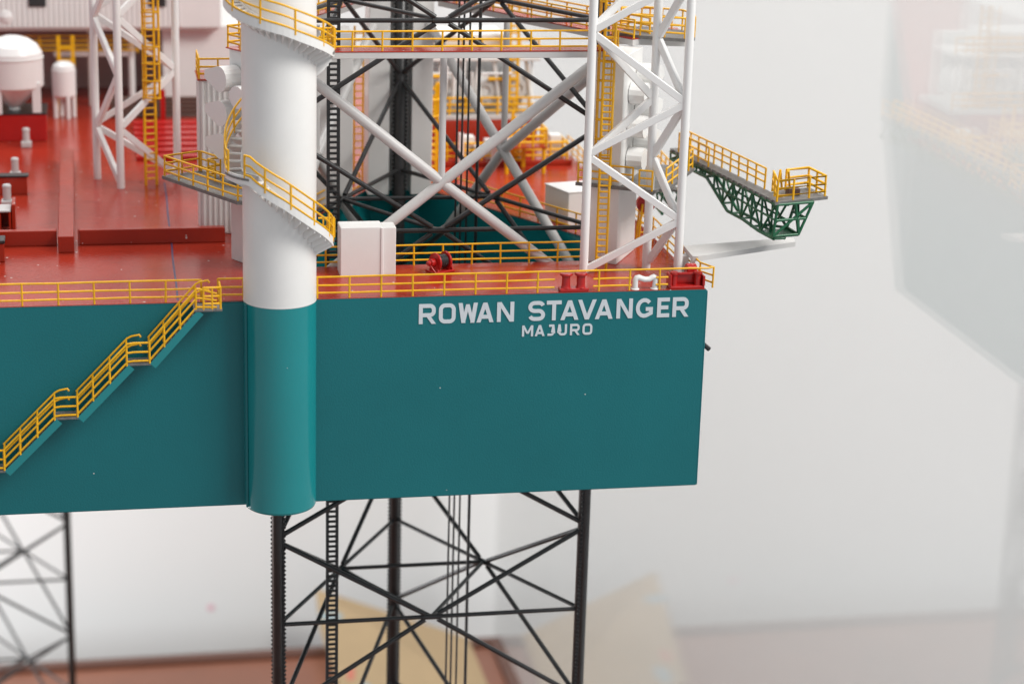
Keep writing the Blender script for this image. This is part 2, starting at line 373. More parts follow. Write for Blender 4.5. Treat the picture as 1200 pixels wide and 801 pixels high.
def glyph(ch, W, H, s):
    h = s/2; l, r, b, tp = h, W-h, h, H-h; q = min(0.21*H, (W-s)/2*.92); m = H*0.5
    if ch == 'O': return [(arc(r-q,tp-q,q,q,0,90,5)+arc(l+q,tp-q,q,q,90,180,5)+arc(l+q,b+q,q,q,180,270,5)+arc(r-q,b+q,q,q,270,360,5), True)]
    if ch == 'R': 
        k = (tp-m*0.88)/2; yc = (tp+m*0.88)/2
        return [([(l,0),(l,tp)]+arc(r-k*.8,tp-k*.8,k*.8,k*.8,90,0,4)+arc(r-k*.8,m*.88+k*.8,k*.8,k*.8,0,-90,4)+[(l+h,m*0.88)], False), P_(W*.40,m*.86,W-s*1.02,0,s*1.12)]
    d = s*1.06
    if ch == 'W': return [P_(0,H,W*.24-d*.5+d*.14,0,d), P_(W*.24-d*.36,0,W*.5-d*.5,H*.94,d*.86), P_(W*.5-d*.5,H*.94,W*.76-d*.5,0,d*.86), P_(W*.76-d*.64,0,W-d,H,d)]
    if ch == 'A': return [P_(0,0,W*.5-d*.5,H,d), P_(W*.5-d*.5,H,W-d,0,d), ([(W*0.25,H*0.28),(W*0.75,H*0.28)], False)]
    if ch == 'V': return [P_(0,H,W*.5-d*.5,0,d), P_(W*.5-d*.5,0,W-d,H,d)]
    if ch == 'N': return [P_(0,0,0,H,s), P_(W-s,0,W-s,H,s), P_(s*.02,H,W-s*1.12,0,s*1.1)]
    if ch == 'M': return [P_(0,0,0,H,s), P_(W-s,0,W-s,H,s), P_(s*.02,H,W*.5-s*.5,H*.25,s), P_(W*.5-s*.5,H*.25,W-s*1.02,H,s)]
    if ch == 'T': return [([(0,tp),(W,tp)], False), ([(W/2,tp-h),(W/2,0)], False)]
    if ch == 'E': return [([(W,tp),(l,tp),(l,b),(W,b)], False), ([(l+h,m),(W*0.9,m)], False)]
    if ch == 'S':
        k = (tp-m)/2; kb = (m-b)/2
        return [(arc(r-k*1.1,tp-k,k*1.1,k,20,90,4)+arc(l+k*1.1,tp-k,k*1.1,k,90,270,8)+arc(r-kb*1.1,m-kb,kb*1.1,kb,90,-90,8)+arc(l+kb*1.1,b+kb,kb*1.1,kb,270,200,4), False)]
    if ch == 'G': return [(arc(W/2,m,(W-s)/2,(H-s)/2,42,300,14)+[(r,b+H*0.14),(r,m-h*.6),(W*0.58,m-h*.6)], False)]
    if ch == 'J': return [([(W*0.2,tp),(r,tp),(r,b+q)]+arc(r-q,b+q,q,q,0,-90,4)+[(0,b)], False)]
    if ch == 'U': return [([(l,H),(l,b+q)]+arc(l+q,b+q,q,q,180,270,4)+arc(r-q,b+q,q,q,270,360,4)+[(r,H)], False)]
def letter(ch, x0, x1, zb, zt, s):
    W, H = x1-x0, zt-zb; b = MB(); dep = 0.022
    for kk, (pl, cl) in enumerate(glyph(ch, W, H, s)):
        y = -0.004-dep-0.002*kk; f = lambda p, yy: (x0+p.x, yy, zb+p.y)
        if cl == 'poly':
            if sum(pl[i][0]*pl[(i+1)%4][1]-pl[(i+1)%4][0]*pl[i][1] for i in range(4)) < 0: pl = pl[::-1]
            q = [V((*p,0)) for p in pl]; b.add([f(p,y) for p in q]+[f(p,0.01) for p in q], [(0,1,2,3)]+[(i,4+i,4+(i+1)%4,(i+1)%4) for i in range(4)]); continue
        Lf, Rg, cl = thick(pl, s, cl); n = len(Lf)
        vs = [f(p,y) for p in Lf]+[f(p,y) for p in Rg]+[f(p,0.01) for p in Lf]+[f(p,0.01) for p in Rg]; fs = []
        for i in range(n if cl else n-1):
            j = (i+1)%n
            fs += [(i,n+i,n+j,j), (i,j,2*n+j,2*n+i), (n+j,n+i,3*n+i,3*n+j)]
        if not cl: fs += [(0,2*n,3*n,n), (n-1,2*n-1,4*n-1,3*n-1)]
        b.add(vs, fs)
    return b.build('letter', 'letter', hull)
for ch, a, c in (('R',-14.0,-13.2),('O',-13.05,-12.25),('W',-12.12,-11.2),('A',-11.25,-10.43),('N',-10.27,-9.45),('S',-8.77,-7.95),('T',-7.88,-7.16),('A',-7.2,-6.32),('V',-6.36,-5.46),('A',-5.52,-4.65),('N',-4.47,-3.68),('G',-3.52,-2.68),('E',-2.47,-1.86),('R',-1.71,-0.92)):
    letter(ch, a, c, -1.30, -0.33, 0.185)
for ch, a, c in (('M',-9.04,-8.5),('A',-8.42,-7.94),('J',-7.80,-7.48),('U',-7.28,-6.86),('R',-6.71,-6.24),('O',-6.1,-5.62)):
    letter(ch, a, c, -2.06, -1.51, 0.105)
# small black cleat on the hidden side of the hull
t = thing('side_cleat', 'small black hook sticking out of the far side of the hull', 'cleat', (0.2,3,-3.6))
MB().path([(0.0,3,-3.2),(0.5,3,-3.4),(1.15,3,-3.95)], 0.12, 8).build('hook','black',t)
MB().obox((0.06,3,-3.25),(0.06,0,0),(0,0.25,0),(0,0,0.25),0.02).build('pad','black',t)

# ------------------------------------------------------------------ lattice legs
def lattice_leg(label, off, levels, zmin, zmax, teeth=True, n=10, hide=None):
    t = thing('lattice_truss', label, 'leg', (LG.x+off[0], LG.y+off[1], zmin), 'lattice legs of the rig')
    off = V((off[0],off[1],0)); A, B, Cc = LA+off, LB+off, LC+off; G = LG+off
    for P in (A,B,Cc):
        rad = (P-G).normalized(); tn = V((-rad.y,rad.x,0))
        if P is A: tn = V((0.866,-0.5,0)); rad = V((0.5,0.866,0))
        ch = MB()
        # split tube around a flat rack plate
        for sg in (-1,1):
            prof = [P+tn*0.0+rad*sg*0.0]
            arcp = [P+rad*sg*(0.07+0.25*math.sin(a))+tn*0.285*math.cos(a) for a in [math.pi*i/8 for i in range(9)]]
            if sg < 0: arcp = arcp[::-1]
            m_ = len(arcp)
            vs = [p+V((0,0,zmin)) for p in arcp]+[p+V((0,0,zmax)) for p in arcp]
            ch.add(vs, [(i,i+1,m_+i+1,m_+i) for i in range(m_-1)]+[tuple(range(m_))[::-1], tuple(range(m_,2*m_))], True)
        ch.obox(P+V((0,0,(zmin+zmax)/2)), rad*0.07, tn*0.33, V((0,0,(zmax-zmin)/2)))
        co = ch.build('chord','black',t)
        if teeth:
            tb = MB(); z = zmin; 
            while z < zmax:
                if not (hide and hide[0] < z < hide[1]):
                    for sg in (-1,1):
                        c = P+tn*sg*0.33+V((0,0,z)); d = tn*sg*0.075
                        tb.add([c+rad*0.065+V((0,0,-.075)), c-rad*0.065+V((0,0,-.075)), c+rad*0.065+V((0,0,.075)), c-rad*0.065+V((0,0,.075)),
                                c+d+rad*0.065+V((0,0,-.03)), c+d-rad*0.065+V((0,0,-.03)), c+d+rad*0.065+V((0,0,.03)), c+d-rad*0.065+V((0,0,.03))],
                               [(4,5,7,6),(0,1,5,4),(2,6,7,3),(0,4,6,2),(1,3,7,5)])
                z += 0.235
            to = tb.build('rack_teeth','black',co); to['kind'] = 'stuff'
    R0, R1 = 0.115, 0.13
    faces = ((A,B),(B,Cc),(Cc,A))
    for k, z in enumerate(levels):
        zu = (levels[k+1]+z)/2-0.25 if k+1 < len(levels) else z+4.95
        zd = (levels[k-1]+z)/2+0.25 if k > 0 else z-4.95
        mids = []
        for P, Q in faces:
            m_ = (P+Q)/2; mids.append(m_+V((0,0,z))); d = (Q-P).normalized()
            for E_, sg in ((P,-1),(Q,1)):
                e = E_-d*sg*0.22
                tube('brace', e+V((0,0,z)), m_+d*sg*0.0+V((0,0,z)), R0, 'black', t, n)
                for zz in (zu, zd):
                    tube('brace', e+V((0,0,zz)), m_+d*sg*0.34+V((0,0,z+(0.16 if zz > z else -0.16))), R1, 'black', t, n)
            tube('node_sleeve', m_-d*0.48+V((0,0,z)), m_+d*0.48+V((0,0,z)), 0.155, 'black', t, n)
        for a in range(3): tube('brace', mids[a], mids[(a+1)%3], R0*0.95, 'black', t, n)
    return t
lattice_leg('black lattice leg rising through the well in the hull', (0,0), [-40.3,-29.9,-19.47,-10.0,1.43,11.87,22.2], -46, 30, hide=(-9.4,-1.5))
lattice_leg('blurred black lattice leg below the hull, behind the side stair', (-27.7,73), [-68,-57.95,-47.5,-37.05,-26.6], -69.3, -10.2, teeth=True)
# slotted ladder rail and four riser pipes inside the near leg
t = ladder('black slotted ladder strip running up inside the near lattice leg', (-17.05,8.5,-46), (-17.1,8.5,26), (1,0,0), width=0.50, pitch=0.278, m='black', rw=0.06, name='slotted_ladder', group=None, skip=(-9.6,-1.0), rr=0.072, flat=0.165)
t['group'] = 'leg fittings'
t = thing('riser_pipes', 'bundle of four thin black upright pipes inside the near lattice leg', 'pipes', (-9.7,12,-46))
for x, r in ((-10.30,.055),(-10.03,.055),(-9.72,.055),(-9.2,.085)): tube('pipe', (x,12,-46), (x,12,28), r, 'black', t)
for z in (-8,): bar('clip', (-10.45,12.13,z), (-9.05,12.13,z), 0.1, 0.12, 'black', t)

# ------------------------------------------------------------------ crane pedestal with its spiral stair
PX, PY, PR = -20.5, 0.0, 1.68
t = thing('crane_pedestal', 'thick round column, white above the deck and teal below', 'column', (PX,PY,-10))
MB().lathe([(PR,0.10),(PR,26)], (PX,PY,0), 72).build('upper_tube','white',t)
MB().lathe([(0,-10.02),(PR-.12,-10.02),(PR-.04,-9.98),(PR+.002,-9.88),(PR+.002,0.10)], (PX,PY,0), 72).build('lower_tube','teal_gloss',t)
MB().lathe([(PR+.002,0.085),(PR+.010,0.09),(PR+.010,0.11),(PR,0.115)], (PX,PY,0), 72).build('paint_seam','grey_white',t)
bar('seam', (PX-1.62,PY-.62,-9.85), (PX-1.62,PY-.62,0.05), 0.10, 0.12, 'teal', t, up=(0,1,0))
TAB = [(232,15.2),(180,13.95),(90,12.95),(20,11.75),(-5,11.55),(-90,9.25),(-178,6.55),(-188,6.2),(-232,6.2),(-240,5.95),(-270,5.19),(-300,4.25),(-330,3.40),(-348,2.95),(-360,2.88)]
def hz(phi):
    for (a,za),(b,zb) in zip(TAB[:-1],TAB[1:]):
        if b <= phi <= a: return za+(zb-za)*(a-phi)/(a-b)
    return TAB[-1][1]
RO = 2.42
def hp(phi, r, dz=0): 
    a = math.radians(phi); return V((PX+r*math.cos(a), PY-r*math.sin(a), hz(phi)+dz))
t = thing('spiral_stair', 'white spiral stair with yellow handrails winding round the column', 'stair', (PX,PY,2.6))
def band(name, f, lo, hi, th, m, p0, p1, step=6):
    b = MB(); ph = p0; rings = []
    while ph >= p1-1e-6:
        rings.append([hp(ph,f,lo),hp(ph,f,hi),hp(ph,f+th,hi),hp(ph,f+th,lo)]); ph -= step
    n = len(rings); b.add([q for r in rings for q in r], [(4*i+k,4*i+(k+1)%4,4*i+4+(k+1)%4,4*i+4+k) for i in range(n-1) for k in range(4)]+[(3,2,1,0),(4*n-4,4*n-3,4*n-2,4*n-1)], False)
    return b.build(name, m, t)
band('stringer', RO, -0.27, 0.12, 0.05, 'white', 228, -360)
band('inner_stringer', PR+0.01, -0.30, 0.05, 0.05, 'white', 228, -360)
ph = 226
while ph > -350:
    if not (-232 < ph < -188 or -5 < ph < 20):
        a0, a1 = ph, ph-8.0; z = -0.05
        p = [hp(a0,PR+.05), hp(a0,RO), hp(a1,RO), hp(a1,PR+.05)]; zc = hz(ph-4)
        MB().extrude([V((q.x,q.y,zc+z)) for q in p], (0,0,-0.07)).build('tread','white',t)
        # bracket fin under every other tread
        MB().extrude([V((*hp(ph,PR-.02).xy, zc-.12)), V((*hp(ph,RO).xy, zc-.12)), V((*hp(ph,RO).xy, zc-.30)), V((*hp(ph,PR-.02).xy, zc-.75))], (hp(ph-1.6,2)-hp(ph,2)).xy.to_3d()).build('bracket','white',t)
    ph -= 9.0
for a0, a1 in ((20,-5),(-188,-232),(-346,-360)):
    b = MB(); m_ = 6; pts = [hp(a0+(a1-a0)*i/m_, PR+.03) for i in range(m_+1)]+[hp(a1+(a0-a1)*i/m_, RO+.08) for i in range(m_+1)]
    z = hz((a0+a1)/2); MB().extrude([V((q.x,q.y,z+.02)) for q in pts][::-1], (0,0,-0.10)).build('landing','grating',t)
for rr_, h0, h1 in ((RO+0.02,(1.06,0.62,0.18),0),):
    for hh in h0:
        for a0, a1 in ((228,2),(-3,-196),(-226,-356)):
            k = int((a0-a1)/7); MB().path([hp(a0+(a1-a0)*i/k, rr_, hh) for i in range(k+1)], 0.05, 7).build('handrail','yellow',t)
for ph in list(range(222,0,-36))+[2,-3]+list(range(-34,-190,-36))+[-196,-226]+[-250,-277,-304,-331,-346,-356]:
    tube('post', hp(ph,RO+.02,-.05), hp(ph,RO+.02,1.08), 0.055, 'yellow', t, 7)
for ph in (0,-360):
    p0, p1 = hp(ph,PR+.1), hp(ph,RO+.1)
    for hh in (0.25,0.62,1.02): tube('gate_bar', p0+V((0,0,hh)), p1+V((0,0,hh)), 0.05, 'yellow', t, 7)
    for q in (0.3,0.55,0.8,1.0): tube('gate_bar', lerp(p0,p1,q)+V((0,0,.1)), lerp(p0,p1,q)+V((0,0,1.0)), 0.04, 'yellow', t, 7)

# ------------------------------------------------------------------ jacking towers round the three chords
def frame_of(P, tdir):
    rad = (P-LG).normalized(); tn = V((-rad.y,rad.x,0)); tn = tn if tn.dot(V(tdir)) > 0 else -tn
    return rad, tn
def at(P, f, r, tt, z): return P+f[0]*r+f[1]*tt+V((0,0,z))
FA, FB, FC = frame_of(LA,(0.5,-0.866,0)), frame_of(LB,(-0.5,-0.866,0)), frame_of(LC,(1,0,0))
def rbox(name, P, f, r0, r1, t0, t1, z0, z1, m, parent, b=0.03):
    return MB().obox(at(P,f,(r0+r1)/2,(t0+t1)/2,(z0+z1)/2), f[0]*(r1-r0)/2, f[1]*(t1-t0)/2, V((0,0,(z1-z0)/2)), b).build(name, m, parent)
def jack_tower(label, P, f, ztop, tw=1.6, gears=True, z0=DZ):
    t = thing('jacking_tower', label, 'tower', (P+f[0]*1.2)[:2]+(0,) if False else (P.x+f[0].x*1.2, P.y+f[0].y*1.2, 0), 'jacking towers')
    rbox('housing', P, f, 0.75, 1.62, -tw, tw, z0, ztop, 'white', t)
    for sg in (-1,1):
        rbox('cheek', P, f, -0.3, 0.745, sg*tw if sg < 0 else 0.62, -0.62 if sg < 0 else tw, z0, ztop, 'white', t)
    if gears:
        for z in (9.2,7.55,5.95):
            for sg in (-1,):
                # rounded gear case, tapered to one end
                prof = [(-2.25,0.22),(-2.25,-0.18)]+[(-1.0+0.62*math.cos(a),-0.05+0.62*math.sin(a)) for a in [math.radians(d) for d in range(-110,111,20)]]
                pts = [at(P,f,1.66,u*-sg if sg > 0 else u, z+w_) for u, w_ in prof]
                g = MB().extrude(pts, f[0]*0.95).build('gear_case','white',t)
            pts = [at(P,f,1.66,0.25+0.62*math.cos(a), z-.75+0.55*math.sin(a)) for a in [2*math.pi*i/14 for i in range(14)]]
            g = MB().extrude(pts, f[0]*0.8).build('gear_case','white_gloss',t)
    return t
jack_tower('white jacking tower with gear cases, half hidden behind the round column', LA, FA, 10.45)
jack_tower('white jacking tower behind the lattice mast at the hull corner', LB, FB, 10.45)
jack_tower('white jacking tower at the back of the leg well, around the rear chord', LC, FC, 13.5, tw=1.78, gears=False)

# X bracing between towers
def xbrace(label, P, Q, zt, o, rt=0.26, zf=DZ, fo=2.9):
    d = (Q-P).normalized(); nm = V((d.y,-d.x,0)); nm = nm if nm.dot(P-LG) > 0 else -nm
    a, b = P+d*1.75+nm*o, Q-d*1.75+nm*o; a2, b2 = P+d*fo+nm*o, Q-d*fo+nm*o; mid = (a+b)/2
    t = thing('tower_bracing', label, 'bracing', (mid.x,mid.y,0), 'white tower bracing')
    zc = zt*0.485
    bt = b+V((0,0,zt)); bt = bt+(bt-a2).normalized()*1.1
    tube('tube', bt, a2+V((0,0,zf)), rt, 'grey_white', t, 20)
    m2 = lerp(b+V((0,0,zt)), a2+V((0,0,zf)), 0.5)
    at_ = a+V((0,0,zt)); at_ = at_+(at_-b2).normalized()*.9
    tube('tube', at_, m2+ (a+V((0,0,zt))-m2).normalized()*0.15, rt, 'grey_white', t, 20)
    b2f = b2+V((0,0,zf))
    tube('tube', b2f, m2+(b2f-m2).normalized()*0.15, rt, 'grey_white', t, 20)
    tube('upright', m2+V((0,0,.2)), V((m2.x,m2.y,10.55)), 0.17, 'grey_white', t, 16)
xbrace('big white X brace in front of the near leg above the white deck box', LA, LB, 9.15, 1.1, zf=-0.9, fo=1.6)
xbrace('blurred white X brace on the far side of the well, toward the hull corner', LB, LC, 8.9, 1.2, zf=-1.5)
xbrace('blurred white X brace behind the round column and slotted ladder', LC, LA, 8.9, 1.2, zf=-1.5)

# catwalk ring on top of the towers
def catwalk(label, P, Q, o0, o1, e0, e1, rail_in=True):
    d = (Q-P).normalized(); nm = V((d.y,-d.x,0)); nm = nm if nm.dot(P-LG) > 0 else -nm
    a, b = P+d*e0, Q-d*e1; t = thing('catwalk', label, 'catwalk', ((a+b)/2)[:2]+(10.5,) if False else ((a.x+b.x)/2,(a.y+b.y)/2,10.5), 'catwalks between the towers')
    mid = (o0+o1)/2; hw = (o1-o0)/2
    MB().obox((a+b)/2+nm*mid+V((0,0,10.64)), (b-a)/2, nm*hw, V((0,0,0.15)), 0.015).build('beam','grey_white',t)
    MB().obox((a+b)/2+nm*mid+V((0,0,10.82)), (b-a)/2+d*0.01, nm*(hw+.02), V((0,0,0.03)), 0.01).build('floor_plate','red',t)
    railing(None, [a+nm*(o1-.06)+V((0,0,10.85)), b+nm*(o1-.06)+V((0,0,10.85))], 1.5, (0.93,0.55,0.20), parent=t, jit=0.004)
    if rail_in: railing(None, [a+nm*(o0+.06)+V((0,0,10.85)), b+nm*(o0+.06)+V((0,0,10.85))], 1.5, (0.93,0.55,0.20), parent=t, jit=0.004)
    return t
catwalk('red-floored catwalk with yellow rail across the front of the near leg', LA, LB, 1.75, 2.75, 1.9, -0.1, rail_in=False)
catwalk('red-floored catwalk with yellow rails on the far right face of the leg', LB, LC, 1.75, 2.95, -0.3, 1.0)
catwalk('red-floored catwalk with yellow rails behind the round column', LC, LA, 1.75, 2.75, 1.0, 1.5)
# tower-top platforms
def platform(label, P, f, poly, z, m='grating', th=0.16, rails=(), group='grey grating platforms', under=None, name='platform'):
    pts = [at(P,f,r,tt,z) for r,tt in poly]; c = sum(pts, V((0,0,0)))/len(pts)
    t = thing(name, label, 'platform', c[:], group)
    nn = (pts[1]-pts[0]).cross(pts[2]-pts[1]); pp = pts if nn.z < 0 else pts[::-1]
    MB().extrude([p-V((0,0,th)) for p in pp], (0,0,th)).build('floor_grating', m, t)
    # grating ribs standing proud of the floor
    rs = [r for r,_ in poly]; ts = [x for _,x in poly]
    if under:
        MB().extrude([p-V((0,0,th+.004+under)) for p in pp], (0,0,under)).build('edge_beam','white',t)
    for rl in rails: railing(None, [at(P,f,r,tt,z) for r,tt in rl], 1.25, (1.0,0.62,0.24), parent=t)
    return t
platform('grey grating platform with yellow rails, left of the round column', LA, FA, [(1.66,-4.1),(3.95,-4.1),(3.95,2.4),(2.9,3.6),(1.66,3.6)], 4.05, rails=[[(1.85,-4.0),(3.85,-4.0),(3.85,2.35),(3.3,3.0)], [(1.8,-3.9),(1.8,-2.2),(2.5,-2.2),(2.5,-1.6)]])
platform('grey grating platform with yellow rails on the corner tower, behind the lattice mast', LB, FB, [(1.66,-4.1),(3.95,-4.1),(3.95,1.3),(3.55,1.35),(3.45,2.2),(2.75,2.2),(2.6,1.35),(2.3,1.8),(-0.6,1.8),(-0.6,1.62),(1.66,1.62)], 4.05, rails=[[(-0.5,1.7),(1.2,1.72),(2.3,1.72)], [(2.75,2.1),(3.4,2.1)], [(3.85,-1.2),(3.85,1.2)], [(3.85,-4.0),(3.85,-3.2)]])
FW = (V((1,0,0)), V((0,1,0))); O0 = V((0,0,0))
platform('red-topped platform with yellow rails around the top of the corner tower', O0, FW, [(-3.2,9.6),(1.05,8.5),(1.3,12.5),(-2.6,13.4)], 10.62, m='red', th=0.06, under=0.28, rails=[[(0.95,12.3),(-2.4,13.2)]])
# curved walkway platform just above it
pl = [(-3.0,8.85),(-1.9,7.75),(-0.8,7.1),(0.15,6.75),(0.75,7.1),(0.95,8.0),(0.75,9.4)]
platform('curved grey platform with yellow rails above the corner tower catwalk', O0, FW, pl+[(-1.2,10.8)], 10.98, rails=[[(x*.985-.02,y+.06) for x,y in pl]+[(-1.1,10.65),(-2.3,10.2)]])
t = thing('tower_top_railing', 'small yellow railing on the red top of the tower behind the round column', 'railing', (LA.x+FA[0].x,LA.y+FA[0].y,10.5), 'yellow guard rails')
rbox('red_cap', LA, FA, -0.3, 1.75, -1.75, 1.75, 10.46, 10.52, 'red', t)
railing(None, [at(LA,FA,1.65,1.6,10.52), at(LA,FA,1.65,-1.65,10.52), at(LA,FA,0,-1.65,10.52)], 1.1, parent=t)

# ------------------------------------------------------------------ ribbed deck house behind the near tower
t = thing('ribbed_housing', 'white ribbed upright housing with red top and yellow rail, left of the round column', 'housing', (-22,13.5,0))
box('body', -23.35, -20.4, 12.6, 15.0, DZ, 8.0, 'white', t, 0.03)
x = -23.28
while x < -20.5: box('rib', x, x+0.12, 12.5, 12.595, DZ+.1, 7.95, 'white', t, 0.02); x += 0.27
y = 12.7
while y < 14.9: box('rib', -23.44, -23.355, y, y+0.12, DZ+.1, 7.95, 'white', t, 0.02); y += 0.29
box('red_cap', -23.5, -20.3, 12.45, 15.1, 8.005, 8.09, 'red', t, 0.02)
railing(None, [(-20.6,12.55,8.09),(-23.4,12.55,8.09),(-23.4,15.0,8.09)], 1.0, parent=t)
# white housing on the inner side, seen between column and leg
t = thing('ribbed_housing', 'white ribbed housing seen between the round column and the slotted ladder', 'housing', (-17.6,17,0))
box('body', -19.2, -15.0, 17.6, 20.0, DZ, 9.6, 'white', t, 0.03)
x = -19.1
while x < -17.3: box('rib', x, x+0.12, 17.5, 17.595, DZ+.1, 9.5, 'white', t, 0.02); x += 0.3
ladder('yellow ladder blurred behind the leg, left of the rear chord', (-13.95,23.6,DZ), (-13.95,23.6,9.0), (1,0,0), 0.5, 0.4)

# ------------------------------------------------------------------ lattice masts
def lattice_mast(label, posts, H, web, rp=0.215, m='white_gloss', wb=0.36):
    t = thing('lattice_mast', label, 'mast', (*[sum(p[i] for p in posts)/3 for i in (0,1)], 0), 'white lattice masts')
    for p in posts: tube('post', (p[0],p[1],DZ), (p[0],p[1],H), rp, m, t, 14); 
    for i, j, z0, z1 in web:
        a, b = V((*posts[i],z0)), V((*posts[j],z1)); d = (b-a); hd = V((d.x,d.y,0)).normalized(); nrm = V((-hd.y,hd.x,0))
        bar('brace', a+hd*rp*0.6, b-hd*rp*0.6, 0.34, 0.26, m, t, up=nrm, b=0.02)
    return t
FLp, FRp, BRp = (-5.35,3.4), (-0.85,2.45), (-2.05,3.95)
lattice_mast('white lattice mast standing on the deck at the hull corner, above the ship name', [FLp,FRp,BRp], 22, [(0,1,0.25,2.75),(1,0,2.95,5.8),(0,1,6.05,8.5),(1,0,8.7,11.75),(0,1,12.0,14.6),(1,0,14.8,17.8), (0,2,11.75,8.65),(2,0,8.5,5.95),(0,2,12.1,15), (2,1,0.45,2.85),(1,2,2.9,5.6),(2,1,5.8,8.45),(1,2,8.75,11.4),(2,1,11.6,14.4)])
lattice_mast('blurred white lattice mast on the red deck left of the round column', [(-28.5,25.8),(-27.24,23.35),(-24.05,24.8)], 22, [(0,1,3.1,6.2),(1,0,6.4,9.1),(0,1,9.3,12.3),(1,0,0.4,2.95),(1,2,3.5,6.3),(2,1,0.5,3.25),(2,1,6.5,9.4),(1,2,9.7,12.5),(0,2,3.3,6.2),(2,0,6.5,9.3),(0,2,9.6,12.5),(2,0,0.6,3.0)])
ladder('yellow caged ladder inside the lattice mast at the hull corner', (-4.35,3.95,DZ), (-4.35,3.95,20), (1,-0.15,0), 0.5, 0.30, cage=(5.6,20,0.5), out=(-0.75,0.66,0), rw=0.055)
ladder('blurred yellow caged ladder on the lattice mast left of the round column', (-25.55,24.0,DZ), (-25.55,24.0,20), (1,0.2,0), 0.62, 0.36, cage=(5.0,20,0.6), out=(0.6,-0.5,0), rw=0.06)

# ------------------------------------------------------------------ guard rails along the hull edge and the well
y0 = 0.16
t = thing('guard_rail', 'long yellow guard rail along the deck edge above the ship name', 'railing', (-9,y0,DZ), 'yellow guard rails')
xs = [-18.75+1.49*i for i in range(13)]
MB().path([(x_,y0,DZ+1.02+random.uniform(-.012,.012)) for x_ in xs]+[(0.0,y0,DZ+1.0),(0.30,y0+0.1,DZ+1.02)], 0.046, 7).build('rail','yellow',t)
for hh in (0.61,0.25):
    for xa, xb in ((-18.8,-7.5),(-5.62,-3.75),(-2.55,-1.95)):
        n = max(2,int((xb-xa)/1.5)); MB().path([(xa+(xb-xa)*i/n, y0, DZ+hh+random.uniform(-.012,.012)) for i in range(n+1)], 0.046, 7).build('rail','yellow',t)
for x_ in xs:
    if -7.4 < x_ < -5.7 or x_ > -1.9: continue
    tube('post', (x_,y0,DZ), (x_+random.uniform(-.02,.02),y0,DZ+1.05), 0.05, 'yellow', t, 7)
railing('yellow guard rail along the deck edge left of the side stair', [(-61,y0,DZ),(-24.1,y0,DZ)], 1.6)
railing('short yellow guard rail between side stair and round column', [(-23.3,y0+.1,DZ),(-22.15,y0+.1,DZ)], 1.15)
railing('yellow guard rail along the front edge of the leg well', [(-19.2,5.6,DZ),(-4.75,5.6,DZ)], 1.43)
railing('blurred yellow guard rail along the slanted far right edge of the leg well', [(-3.2,10.2,DZ),(-9.9,21.8,DZ)], 1.5)
railing('blurred yellow guard rail along the slanted left edge of the leg well', [(-20.8,10.2,DZ),(-14.1,21.8,DZ)], 1.5)
railing('yellow guard rail along the far side edge of the deck, running back from the corner', [(0.30,0.25,DZ),(-0.12,1.1,DZ),(-0.12,31.2,DZ)], 1.5)

# ------------------------------------------------------------------ stair down the hull side
t = thing('side_stair', 'yellow-railed stair in three flights zigzagging down the teal hull side', 'stair', (-28,-0.6,-7.5))
fl = [((-24.35,0.0),(-26.55,-2.48)), ((-27.5,-2.5),(-29.85,-4.95)), ((-30.8,-4.98),(-33.2,-7.4)), ((-34.15,-7.42),(-36.6,-9.85))]
YN, YF = -1.0, -0.12
for k, ((xa,za),(xb,zb)) in enumerate(fl):
    d = V((xb-xa,0,zb-za)).normalized(); nm = V((-d.z,0,d.x)); nm = nm if nm.z > 0 else -nm
    for yy in (YN, YF-.04):
        a, b = V((xa,yy,za))-nm*0.22, V((xb,yy,zb))-nm*0.22
        bar('stringer', a, b, 0.05, 0.34, 'teal_gloss', t, up=nm)
    n = 11
    for i in range(n):
        p = lerp((xa,0,za),(xb,0,zb),(i+.5)/n); box('tread', p.x-.11, p.x+.11, YN+.03, YF-.07, p.z-.22, p.z-.18, 'grating', t, 0.0)
    for yy, hs, ext in ((YN,(0.95,0.52,0.10),True),(YF-.02,(0.95,0.52),False)):
        for hh in hs:
            pl = [V((xa,yy,za+hh)), V((xb,yy,zb+hh))]
            if ext: pl = [V((xa+.92,yy,za+hh+.03)), V((xa+.25,yy,za+hh+.03)), V((xa+.07,yy,za+hh))]+pl if k > 0 else [V((xa+.9,yy,za+hh*0.75)),V((xa+.12,yy,za+hh))]+pl
            else: pl = [V((xa+.62,yy,za+hh+.05)), V((xa+.55,yy,za+hh+.16)), V((xa+.2,yy,za+hh+.10))]+pl
            MB().path(pl, 0.05, 7).build('handrail','yellow',t)
        for q in (0.02,0.35,0.68,0.985):
            p = lerp((xa,yy,za),(xb,yy,zb),q); tube('post', p-V((0,0,.05)), p+V((0,0,0.97)), 0.05, 'yellow', t, 7)
    if k < 3:
        x1 = fl[k+1][0][0]; box('landing', x1-.1, xb+.12, YN-.02, YF, zb-.12, zb+.0, 'grating', t, 0.02)
box('landing', -24.5, -23.2, -1.05, -0.005, -0.12, 0.0, 'grating', t, 0.02)
for hh in (1.0,0.6,0.25):
    MB().path([(-24.05,-1.0,hh),(-23.28,-1.0,hh),(-23.28,-0.05,hh)], 0.05, 7).build('handrail','yellow',t)
for p in ((-24.05,-1.0),(-23.66,-1.0),(-23.28,-1.0),(-23.28,-.08)): tube('post', (*p,-.1), (*p,1.02), 0.052, 'yellow', t, 7)

